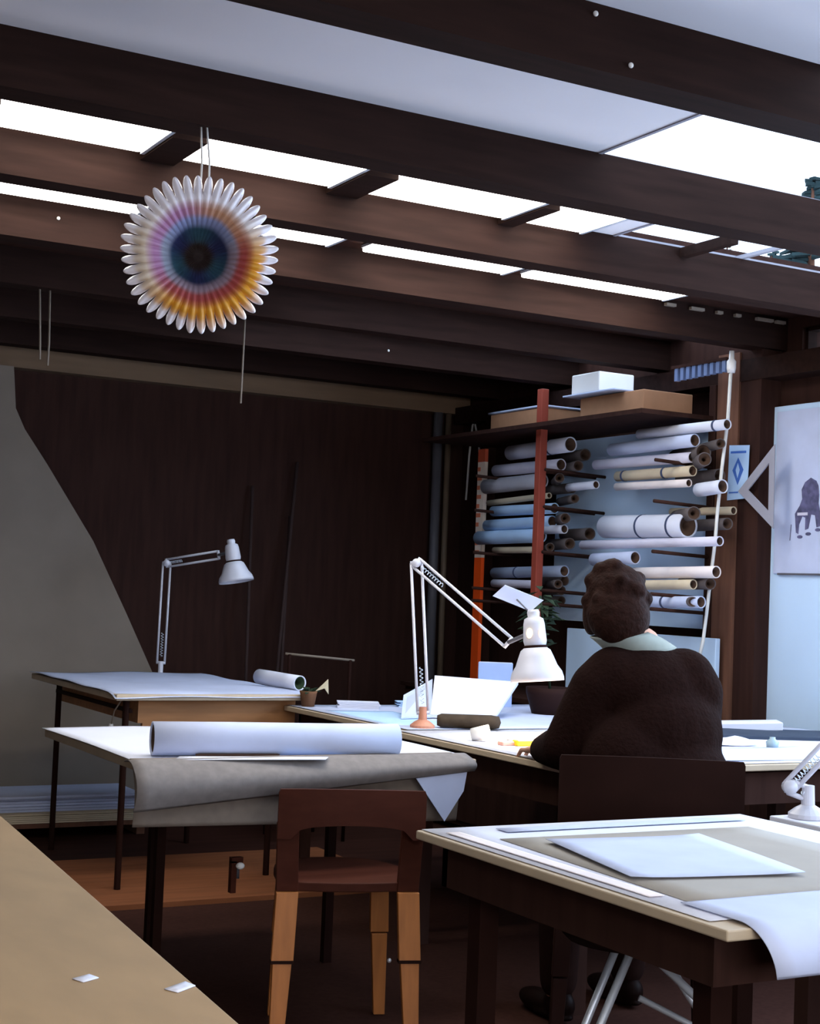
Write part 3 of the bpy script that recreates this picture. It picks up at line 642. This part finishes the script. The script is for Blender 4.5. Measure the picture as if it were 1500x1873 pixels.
# darker rolls further in, showing mostly their open ends
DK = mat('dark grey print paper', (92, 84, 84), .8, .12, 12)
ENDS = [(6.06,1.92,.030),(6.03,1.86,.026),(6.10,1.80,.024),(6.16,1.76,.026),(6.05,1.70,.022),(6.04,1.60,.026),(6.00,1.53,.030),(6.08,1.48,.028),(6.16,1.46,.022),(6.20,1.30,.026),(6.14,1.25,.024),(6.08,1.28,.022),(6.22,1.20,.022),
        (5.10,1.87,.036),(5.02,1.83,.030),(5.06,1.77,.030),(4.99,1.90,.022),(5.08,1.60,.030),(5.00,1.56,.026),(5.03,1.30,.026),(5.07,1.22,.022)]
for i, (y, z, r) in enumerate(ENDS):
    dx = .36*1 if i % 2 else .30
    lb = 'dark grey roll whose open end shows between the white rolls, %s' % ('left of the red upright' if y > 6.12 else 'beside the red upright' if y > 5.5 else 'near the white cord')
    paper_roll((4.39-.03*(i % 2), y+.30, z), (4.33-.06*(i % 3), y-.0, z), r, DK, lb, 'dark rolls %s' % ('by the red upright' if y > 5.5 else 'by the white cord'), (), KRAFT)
# things lying on top of the rack
tag(link('white_box', boxes(((4.08, 5.62, 2.17), (4.28, 5.84, 2.262))), CERAM, mods=BEV(.006)), 'bright white box on top of the rack of rolls', 'box')
tag(link('cardboard_box', boxes(((4.12, 5.34, 2.052), (4.40, 5.82, 2.155))), BROWNB, mods=BEV(.004)), 'pinkish brown flat box under the white box', 'box')
tag(link('cardboard_box', boxes(((4.15, 6.17, 2.052), (4.42, 6.66, 2.148))), BROWNB, mods=BEV(.004)), 'brown cardboard box on the left of the rack top', 'box')
sheet('board_sheet', ((4.06, 5.48, 2.159), (4.42, 5.48, 2.159), (4.42, 5.88, 2.159), (4.06, 5.88, 2.159)), PAPER2, 'thin pale board between the white box and the brown box', 'board', t=.008)
sheet('board_sheet', ((4.145, 6.165, 2.151), (4.42, 6.165, 2.151), (4.42, 6.68, 2.151), (4.145, 6.68, 2.151)), PAPER2, 'thin pale board on the left brown box of the rack top', 'board', t=.010)
t = thing('rod_bundle', (4.3, 5.16, 2.2), 'row of blue grey upright bars under the ceiling by the white cord', 'bars')
for k in range(9):
    y = 5.33-.04*k; link('bar', boxes(((4.29, y-.012, 2.205+.001*k), (4.31, y+.010, 2.262))), mat('blue grey bar', (108, 124, 160), .5, .1, 9), t)
link('rail', boxes(((4.285, 4.99, 2.262), (4.315, 5.36, 2.275))), DARKWOOD, t)
# white cord with its plug
t = thing('power_cable', (4.3, 4.975, 2.244), 'white cord with a white plug hanging down before the rolls rack', 'cord')
link('flex', P(tube, [(4.3, 4.971, 2.24), (4.298, 4.975, 2.12), (4.3, 4.983, 2.0), (4.3, 5.012, 1.80), (4.3, 5.033, 1.605), (4.3, 5.042, 1.48), (4.3, 5.062, 1.344), (4.3, 5.08, 1.20), (4.3, 5.10, 1.06), (4.29, 5.12, .95)], .0075, 8), CORD, t, True)
link('plug', P(lathe, [(.001, -.02), (.016, -.02), (.02, .0), (.02, .03), (.012, .04), (.010, .075), (.001, .076)], Matrix.Translation((4.3, 4.97, 2.225)), 16), CERAM, t, True)
# card with a blue diamond
t = thing('printed_card', (4.42, 5.045, 1.67), 'white card with a blue diamond print pinned beside the set square', 'card')
q = [(4.4225, 5.112, 1.67), (4.4225, 4.985, 1.675), (4.4225, 4.978, 1.905), (4.4225, 5.106, 1.912)]
link('card', P(prism, q, (-.003, 0, 0)), BLUEP, t)
bm = bmesh.new()
prism(bm, [(4.4190, 5.08, 1.80), (4.4190, 5.045, 1.735), (4.4190, 5.01, 1.80), (4.4190, 5.045, 1.855)], (-.001, 0, 0)); 
prism(bm, [(4.4190, 5.095, 1.875), (4.4190, 4.995, 1.872), (4.4190, 4.995, 1.882), (4.4190, 5.095, 1.885)], (-.001, 0, 0))
prism(bm, [(4.4190, 5.10, 1.70), (4.4190, 5.04, 1.70), (4.4190, 5.04, 1.706), (4.4190, 5.10, 1.706)], (-.001, 0, 0)); link('diamond_print', bm, BLUE, t)
bm = bmesh.new(); prism(bm, [(4.4175, 5.058, 1.80), (4.4175, 5.045, 1.765), (4.4175, 5.032, 1.80), (4.4175, 5.045, 1.83)], (-.001, 0, 0)); link('diamond_centre', bm, BLUEP, t)
# set square
o3 = [(5.02, 1.705), (4.80, 1.895), (4.795, 1.54)]; c3 = V((sum(p[0] for p in o3)/3, sum(p[1] for p in o3)/3)); i3 = [V(p).lerp(c3, .42) for p in map(V, o3)]
bm = bmesh.new()
for x in (4.40, 4.405): pass
A = [bm.verts.new((4.400, p[0], p[1])) for p in o3]; B = [bm.verts.new((4.400, p.x, p.y)) for p in i3]; A2 = [bm.verts.new((4.406, p[0], p[1])) for p in o3]; B2 = [bm.verts.new((4.406, p.x, p.y)) for p in i3]
for k in range(3):
    j = (k+1) % 3
    bm.faces.new((A[k], A[j], B[j], B[k])); bm.faces.new((A2[j], A2[k], B2[k], B2[j])); bm.faces.new((A[j], A[k], A2[k], A2[j])); bm.faces.new((B[k], B[j], B2[j], B2[k]))
tag(link('set_square', bm, GREYPL), 'grey triangular set square hanging on the dark post', 'set square')
# animal drawing
t = thing('animal_drawing', (4.51, 4.6, 1.35), 'large sheet with a dark four-legged animal drawing on the right wall', 'picture')
link('sheet', boxes(((4.508, 4.2, 1.355), (4.512, 4.905, 2.05))), PAPER2, t)
bm = bmesh.new()
def blot(pts): prism(bm, [(4.5075, y, z) for y, z in pts], (-.0012, 0, 0))
def circ(y, z, a, b, n=14, rot=0): blot([(y+a*math.cos(2*PI*k/n)*math.cos(rot)-b*math.sin(2*PI*k/n)*math.sin(rot), z+a*math.cos(2*PI*k/n)*math.sin(rot)+b*math.sin(2*PI*k/n)*math.cos(rot)) for k in range(n)])
blot([(4.726, 1.739), (4.692, 1.757), (4.66, 1.742), (4.648, 1.722), (4.642, 1.683), (4.645, 1.649), (4.635, 1.615), (4.632, 1.554), (4.653, 1.549), (4.663, 1.599), (4.686, 1.603), (4.7, 1.544), (4.719, 1.539), (4.719, 1.59), (4.737, 1.596), (4.755, 1.562), (4.758, 1.522), (4.772, 1.528), (4.781, 1.608), (4.754, 1.641), (4.74, 1.669), (4.745, 1.709)])
for y, z in ((4.749, 1.510), (4.700, 1.522), (4.645, 1.538)): circ(y, z, .016, .007)
blot([(4.803, 1.563), (4.800, 1.563), (4.806, 1.495), (4.809, 1.495)])
link('ink', bm, NAVY, t); 
bm = bmesh.new(); prism(bm, [(4.506, 4.765, 1.60), (4.506, 4.705, 1.60), (4.506, 4.705, 1.612), (4.506, 4.765, 1.612)], (-.001, 0, 0)); link('pale_mark', bm, LILAC, t)
link('lower_rail', boxes(((4.503, 4.2, 1.349), (4.513, 4.875, 1.357))), STEELG, t)
# orange and white staff
t = thing('measuring_staff', (4.3, 6.955, .73), 'orange staff with a white graduated top standing left of the rolls rack', 'staff')
link('lower_section', boxes(((4.285, 6.92, .723), (4.305, 6.99, 1.412))), ORANGE, t)
link('graduated_section', boxes(((4.285, 6.92, 1.412), (4.305, 6.99, 1.93))), mat('cream paint', (244, 224, 206), .5, .04, 9), t)['label'] = 'white graduated section'
RM = mat('salmon red marks', (226, 128, 92), .5, .1, 9)
for k in range(10):
    z = 1.43+.05*k; w = .03 if k % 2 else .045; link('marking', boxes(((4.2838, 6.99-w, z), (4.285, 6.9895, z+.022))), RM, t)
link('top_section', boxes(((4.285, 6.92, 1.93), (4.305, 6.99, 2.0))), mat('faded red paint', (206, 92, 62), .5, .1, 9), t)
# low white cabinet board behind the person
tag(link('display_board', boxes(((4.37, 5.10, .60), (4.395, 6.22, 1.065))), PANEL, mods=BEV()), 'pale blue upright board behind the shoulders of the person', 'board')

# ------------------------------------------------------------------ back wall things
bm = bmesh.new(); prism(bm, [(.2, 7.44, 0), (2.58, 7.44, 0), (2.655, 7.44, .74), (2.50, 7.44, 1.04), (2.305, 7.44, 1.405), (2.05, 7.44, 1.776), (1.93, 7.44, 1.94), (1.88, 7.44, 2.04), (1.86, 7.44, 2.245), (.2, 7.44, 2.245)], (0, .05, 0))
tag(link('grey_partition', bm, PLASTER), 'big grey board with a slanting edge against the back wall', 'board')
tag(link('plan_shelf', boxes(((.6, 7.0, .05), (2.52, 7.40, .07)), ((.6, 7.02, .0), (.64, 7.38, .05)), ((2.46, 7.02, 0), (2.5, 7.38, .05)), ((1.5, 7.02, 0), (1.54, 7.38, .05))), POSTW), 'low wooden shelf along the foot of the grey board', 'shelf')
for k, (x0, x1, z, m, lb) in enumerate(((.7, 2.48, .071, BEIGE, 'beige paper stack lowest on the low shelf'), (1.1, 2.46, .125, PAPER2, 'bluish white paper stack on top of the low shelf'))):
    bm = bmesh.new(); n = 6
    for j in range(n): dx = random.uniform(-.015, .015); dy = random.uniform(-.012, .012); h = .053/n if k == 0 else .075/n; box(bm, (x0+dx, 7.01+dy, z+j*h), (x1+dx, 7.37+dy, z+(j+1)*h-.0015))
    tag(link('paper_stack', bm, m), lb, 'paper stack')
tag(link('lit_floor_patch', boxes(((1.55, 5.42, .0), (3.1, 6.35, .02))), LITFLOOR), 'flat tan slab painting the lit floor under the far table', 'board')  # lighter slab paints the strip of floor lit between table shadows
for (a, b, r, m, lb) in (((4.34, 7.52, .3), (4.33, 7.52, 2.25), .028, STEELG, 'thicker grey pipe in the dark back corner'), ((4.42, 7.54, .3), (4.41, 7.54, 2.25), .018, mat('brownish pipe', (104, 88, 72), .5, .1, 9), 'thinner brownish pipe in the dark back corner')):
    tag(link('wall_pipe', P(tube, [a, b], r, 12), m, None, True), lb, 'pipe')
tag(link('looped_wire', P(tube, [(4.465, 7.4, 1.75), (4.475, 7.4, 2.0), (4.49, 7.4, 2.18), (4.50, 7.4, 2.21), (4.515, 7.4, 2.16), (4.535, 7.39, 2.05), (4.535, 7.38, 1.98)], .006, 8), CORD, None, True), 'pale looped wire hanging in the back corner above the staff', 'wire')
GS = mat('dull grey stick', (66, 52, 50), .7, .1, 9)
for a, b, lb in (((3.19, 7.45, .8), (3.21, 7.56, 1.75), 'dull upright stick leaning on the dark back wall'), ((3.30, 7.42, .9), (3.47, 7.56, 1.90), 'dull slanting stick leaning on the back wall, taller one'), ((3.36, 7.42, .85), (3.44, 7.56, 1.60), 'dull slanting stick leaning on the back wall, shorter one')):
    a = (a[0]-.05, a[1]-.1, 0.0); tag(link('leaning_stick', P(tube, [a, b], .009, 8), GS, None, True), lb, 'stick')
for pts, lb in ((((1.52, 5.75, 2.325), (1.532, 5.75, 2.12), (1.535, 5.75, 2.05)), 'dull cord hanging at the upper left, left one of two'), (((1.56, 5.75, 2.325), (1.567, 5.75, 2.12), (1.566, 5.75, 2.03)), 'dull cord hanging at the upper left, right one of two'), (((2.374, 5.75, 2.325), (2.372, 5.75, 1.96)), 'dull cord hanging below the right side of the rosette')):
    tag(link('hanging_string', P(tube, pts, .0042, 6), DKCORD, None, True), lb, 'cord')
for (x, y, z), lb in (((1.344, 4.898, 2.40), 'small pale stud left of the rosette'), ((1.80, 2.536, 2.435), 'small pale stud high on the nearest beam'), ((1.895, 2.536, 2.345), 'small pale stud low on the nearest beam'), ((3.42, 6.45, 2.38), 'small pale stud on the beam above the back corner')):
    tag(link('beam_stud', P(ellipsoid, (x, y-.001, z), (.006, .005, .006), None, 10), CORD, None, True), lb, 'stud')
# small white cup hung under the far table
t = thing('white_bell', (1.90, 5.78, .55), 'small white bell hanging below the left corner of the far table', 'bell')
link('bell_body', P(lathe, [(.008, .10), (.012, .06), (.026, .02), (.034, 0), (.031, 0), (.022, .02), (.006, .055)], Matrix.Translation((1.90, 5.78, .55)), 18), CERAM, t, True)
link('flex', P(tube, [(1.90, 5.78, .64), (1.91, 5.78, .70), (1.935, 5.76, .752)], .003, 6), DKCORD, t, True)
# clamp below the chair table
t = thing('table_clamp', (1.70, 4.02, .38), 'small brown clamp with a pale knob left of the wooden chair', 'clamp')
link('jaw', boxes(((1.70, 4.03, .34), (1.716, 4.05, .43)), ((1.70, 4.03, .425), (1.735, 4.05, .44))), CHAIRB, t)
link('knob', P(ellipsoid, (1.722, 4.02, .418), (.013, .013, .010), None, 10), CERAM, t, True)
link('screw', P(tube, [(1.722, 4.035, .38), (1.722, 4.035, .43)], .005, 8), STEELG, t, True)
# thin rail of a stool by the far wall
t = thing('rail_stool', (3.2, 6.6, 0), 'dark stool with a thin pale top rail before the back wall', 'stool')
link('rail', P(tube, [(3.02, 6.62, .895), (3.36, 6.56, .87)], .006, 8), DKCORD, t, True)
link('seat', boxes(((3.04, 6.58, .44), (3.34, 6.88, .46))), DARKWOOD, t)
for x, y, z in ((3.04, 6.616, .893), (3.34, 6.564, .872), (3.06, 6.86, .44), (3.32, 6.86, .44)): link('leg', P(tube, [(x, y, 0), (x, y, z)], .009, 8), BLACK, t, True)

# ------------------------------------------------------------------ things on the person's desks
paper_roll((2.64, 6.05, .823), (2.70, 5.76, .815), .032, PAPER, 'short white roll with dark end on the right edge of the far table', None, (), mat('dark green card', (40, 52, 36), .8, .1, 9))
t = thing('flower_pot', (2.66, 5.60, .735), 'dark pot with wilted leaves at the corner between far table and desk', 'pot')
link('pot', P(lathe, [(.001, 0), (.026, 0), (.034, .05), (.037, .062), (.030, .062), (.028, .05), (.001, .048)], Matrix.Translation((2.665, 5.60, .733)), 18), mat('brown clay', (110, 78, 58), .7, .15, 9), t, True)
bm = bmesh.new(); random.seed(5)
for k in range(16):
    a = random.uniform(0, 2*PI); L = random.uniform(.03, .06); p = V((2.665, 5.60, .785)); d = V((math.cos(a), math.sin(a), random.uniform(.1, 1.0))).normalized(); s = d.cross(V((0,0,1))).normalized()*.010
    m_ = p+d*L*.6; e = p+d*L-V((0,0,.012)); prism(bm, [p, m_-s, e, m_+s], (0, 0, .001))
link('leaves', bm, TEAL, t)
link('bow', P(prism, [(2.69, 5.585, .795), (2.735, 5.565, .845), (2.738, 5.562, .785), (2.722, 5.568, .808)], (.0, .004, 0)), mat('beige leaf', (190, 178, 150), .7, .1, 9), t)['label'] = 'pale beige leaf'
# open drawing pad standing tilted
t = thing('drawing_pad', (3.1, 5.1, .73), 'large white pad lying tilted on the desk behind the lamp', 'pad')
q = [(2.93, 5.06, .735), (3.175, 4.98, .735), (3.42, 5.20, .853), (3.10, 5.33, .868)]
link('pages', P(prism, q, (0, 0, .012)), PAPER, t)
link('support', boxes(((3.06, 5.20, .731), (3.30, 5.24, .80))), STEELG, t)
bm = bmesh.new(); prism(bm, [(2.78, 5.02, .735), (2.93, 5.05, .735), (3.09, 5.33, .86), (2.92, 5.26, .80)], (0, 0, .006)); tag(link('folded_sheet', bm, PAPER2), 'bluish sheet leaning left of the tilted pad', 'paper')
tag(link('pencil_case', P(lathe, [(.001, -.115), (.022, -.115), (.030, -.10), (.031, .08), (.026, .108), (.001, .115)], Matrix.Translation((2.86, 4.66, .759)) @ Matrix.Rotation(math.radians(-28), 4, 'Z') @ Matrix.Rotation(PI/2, 4, 'Y') @ Matrix.Diagonal((.82, 1.1, 1, 1)), 18), mat('dark olive cloth', (72, 62, 52), .9, .15, 30), None, True), 'dark cylindrical pencil case behind the lit sheet', 'case')
t = thing('paper_cup', (2.665, 4.30, .731), 'white cup lying at the edge of the lit sheet', 'cup')
link('body', P(lathe, [(.001, -.03), (.020, -.03), (.026, .03), (.023, .03), (.018, -.026), (.001, -.026)], Matrix.Translation((2.672, 4.28, .757)) @ Matrix.Rotation(math.radians(50), 4, 'Z') @ Matrix.Rotation(math.radians(80), 4, 'X'), 20), CERAM, t, True)
t = thing('tape_dispenser', (2.72, 4.14, .733), 'yellow and pink little box lying in the lamp light', 'box')
link('lid', boxes(((2.71, 4.11, .731), (2.775, 4.145, .75))), YELLOW, t, mods=BEV(.004)); link('body', boxes(((2.665, 4.13, .731), (2.715, 4.165, .745))), mat('salmon plastic', (236, 176, 158), .5, .05, 9), t, mods=BEV(.004))
tag(link('notebook', boxes(((2.80, 4.30, .731), (3.05, 4.44, .742))), LILAC, mods=BEV(.002)), 'closed white notebook under the lamp shade', 'notebook')
tag(link('steel_rule', boxes(((2.78, 4.262, .7315), (3.02, 4.285, .735))), STEELG), 'dark steel rule in front of the white notebook', 'ruler')
sheet('plan_sheet', ((2.60, 3.64, .7315), (2.83, 3.62, .7315), (2.86, 4.02, .7315), (2.585, 4.05, .7315)), PAPER, 'white sheet brightly lit by the lamp beside the left arm', 'paper')
sheet('plan_sheet', ((2.86, 4.02, .733), (3.12, 3.95, .733), (3.16, 4.22, .733), (2.87, 4.26, .733)), PINKP, 'white sheet between the yellow box and the person', 'paper', curl=.004)
t = thing('blue_folder', (3.84, 5.62, .73), 'pale blue folder standing upright left of the orange staff', 'folder')
M = Matrix.Translation((3.55, 5.58, .731)) @ Matrix.Rotation(math.radians(-28), 4, 'Z')
bm = bmesh.new(); box(bm, (-.075, 0, 0), (.075, .018, .19), M); link('cover', bm, mat('periwinkle card', (168, 190, 232), .6, .05, 9), t, mods=BEV(.002))
bm = bmesh.new(); box(bm, (-.072, .004, .186), (.072, .014, .1925), M); link('pages', bm, PAPER, t)
for k, (x, y, w, d, h, m, lb) in enumerate(((2.86, 5.53, .17, .07, .028, PAPER, 'thick white paper pile behind the pot, far edge of the desk'), (3.16, 5.58, .16, .06, .024, BLUEP, 'bluish paper pile right of the thick white pile'))):
    bm = bmesh.new(); Mx = Matrix.Translation((x, y, .731)) @ Matrix.Rotation(math.radians(-24+6*k), 4, 'Z')
    for j in range(5): dx = random.uniform(-.008, .008); box(bm, (-w/2+dx, -d/2, j*h/5), (w/2+dx, d/2, (j+1)*h/5-.0008), Mx)
    tag(link('paper_pile', bm, m), lb, 'paper pile')
sheet('plan_sheet', ((2.63, 4.82, .7315), (2.86, 4.78, .7315), (2.93, 5.36, .7315), (2.66, 5.42, .7315)), BLUEP, 'pale bluish drawing on the desk left of the lamp base', 'paper')
t = thing('postcard_clip', (2.90, 4.44, 1.20), 'white card clipped above the lit lamp head', 'card')
link('card', P(prism, [(2.858, 4.452, 1.252), (2.978, 4.388, 1.204), (2.942, 4.411, 1.164), (2.823, 4.474, 1.212)], (.003, .004, .001)), PAPER2, t)
link('stalk', P(tube, [(2.90, 4.44, 1.205), (2.88, 4.34, 1.17), (2.858, 4.27, 1.155)], .003, 6), STEELG, t, True)
t = thing('leafy_plant', (3.55, 5.3, .73), 'dark leafy plant between the lamp head and the rolls', 'plant')
link('pot', P(lathe, [(.001, 0), (.075, 0), (.10, .085), (.102, .11), (.092, .11), (.085, .09), (.001, .09)], Matrix.Translation((3.60, 5.23, .731)), 24), mat('dark glazed clay', (44, 28, 26)), t, True)
bm = bmesh.new(); random.seed(9)
link('stem', P(tube, [(3.60, 5.23, .82), (3.58, 5.24, 1.0), (3.545, 5.25, 1.22)], .006, 6), TEAL, t, True)
for k in range(46):
    a = random.uniform(0, 2*PI); L = random.uniform(.06, .12); p = V((3.55, 5.25, random.uniform(.98, 1.24))); d = V((math.cos(a), math.sin(a), random.uniform(-.3, .7))).normalized(); s = d.cross(V((0,0,1))).normalized()*.016
    p = p+d*.02; prism(bm, [p, p+d*L*.5-s, p+d*L-V((0,0,.02)), p+d*L*.5+s], (0, 0, .001))
link('leaves', bm, TEAL, t)
# right part of the desk
sheet('plan_sheet', ((3.08, 3.62, .7315), (3.62, 3.60, .7315), (3.75, 3.92, .7315), (3.20, 3.98, .7315)), PAPER2, 'white sheet at the front of the desk right of the person', 'paper', curl=.003)
sheet('plan_sheet', ((3.36, 4.02, .7325), (3.62, 3.98, .7325), (3.70, 4.20, .7325), (3.45, 4.26, .7325)), PAPER, 'white sheet lying askew right of the person, behind the front one', 'paper', curl=.006)
tag(link('black_portfolio', P(prism, [(3.63, 4.26, .731), (4.22, 4.02, .731), (4.30, 4.30, .731), (3.80, 4.55, .731)], (0, 0, .014)), mat('dark slate card', (58, 66, 80), .6, .1, 9), mods=BEV(.003)), 'dark slate portfolio lying before the pale wall panel', 'portfolio')
tag(link('ink_bottle', P(lathe, [(.001, 0), (.020, 0), (.022, .02), (.010, .03), (.010, .036), (.001, .036)], Matrix.Translation((3.63, 3.93, .7335)), 16), mat('pale green glass', (150, 170, 176), .2, .05, 9), None, True), 'small pale ink bottle on the sheets right of the person', 'bottle')
tag(link('eraser_block', boxes(((3.83, 3.84, .731), (3.92, 3.87, .746))), mat('slate blue rubber', (112, 124, 176), .6, .05, 9), mods=BEV(.002)), 'small slate blue block on the desk right of the bottle', 'eraser')
tag(link('white_folder', P(prism, [(3.86, 4.48, .731), (4.06, 4.34, .746), (4.14, 4.46, .746), (3.95, 4.60, .731)], (0, 0, .03)), PAPER, mods=BEV(.003)), 'white folded paper beside the dark post foot', 'paper')

# ------------------------------------------------------------------ trees outside, seen through the skylight
def pine(x, y, h, label, seed):
    random.seed(seed); t = thing('pine_tree', (x, y, 0), label, 'tree', None)
    link('trunk', P(tube, [(x, y, 0), (x, y, h*.5), (x, y, h)], [.22, .14, .02], 8), POSTW, t, True)
    bm = bmesh.new()
    for k in range(150):
        f = random.random()**.8; z = h*(.35+.65*f); L = (1.9*(1-f)+.18)*random.uniform(.6, 1.0); a = random.uniform(0, 2*PI)
        d = V((math.cos(a), math.sin(a), random.uniform(-.25, .2))); p = V((x, y, z)); s = V((-d.y, d.x, 0))*.18*(.4+L*.3)
        q = p+d*L; prism(bm, [p, p+d*L*.5-s, q, p+d*L*.5+s], (0, 0, .05))
    link('foliage', bm, PINE, t)
pine(17.6, 18.45, 8.3, 'pine tree outside, its tip showing in the near skylight strip', 1)
pine(26.3, 30.7, 10.7, 'pine tree outside, tallest and farthest of the three', 2)
pine(22.6, 24.9, 8.9, 'pine tree outside, standing between the two other pines', 4)
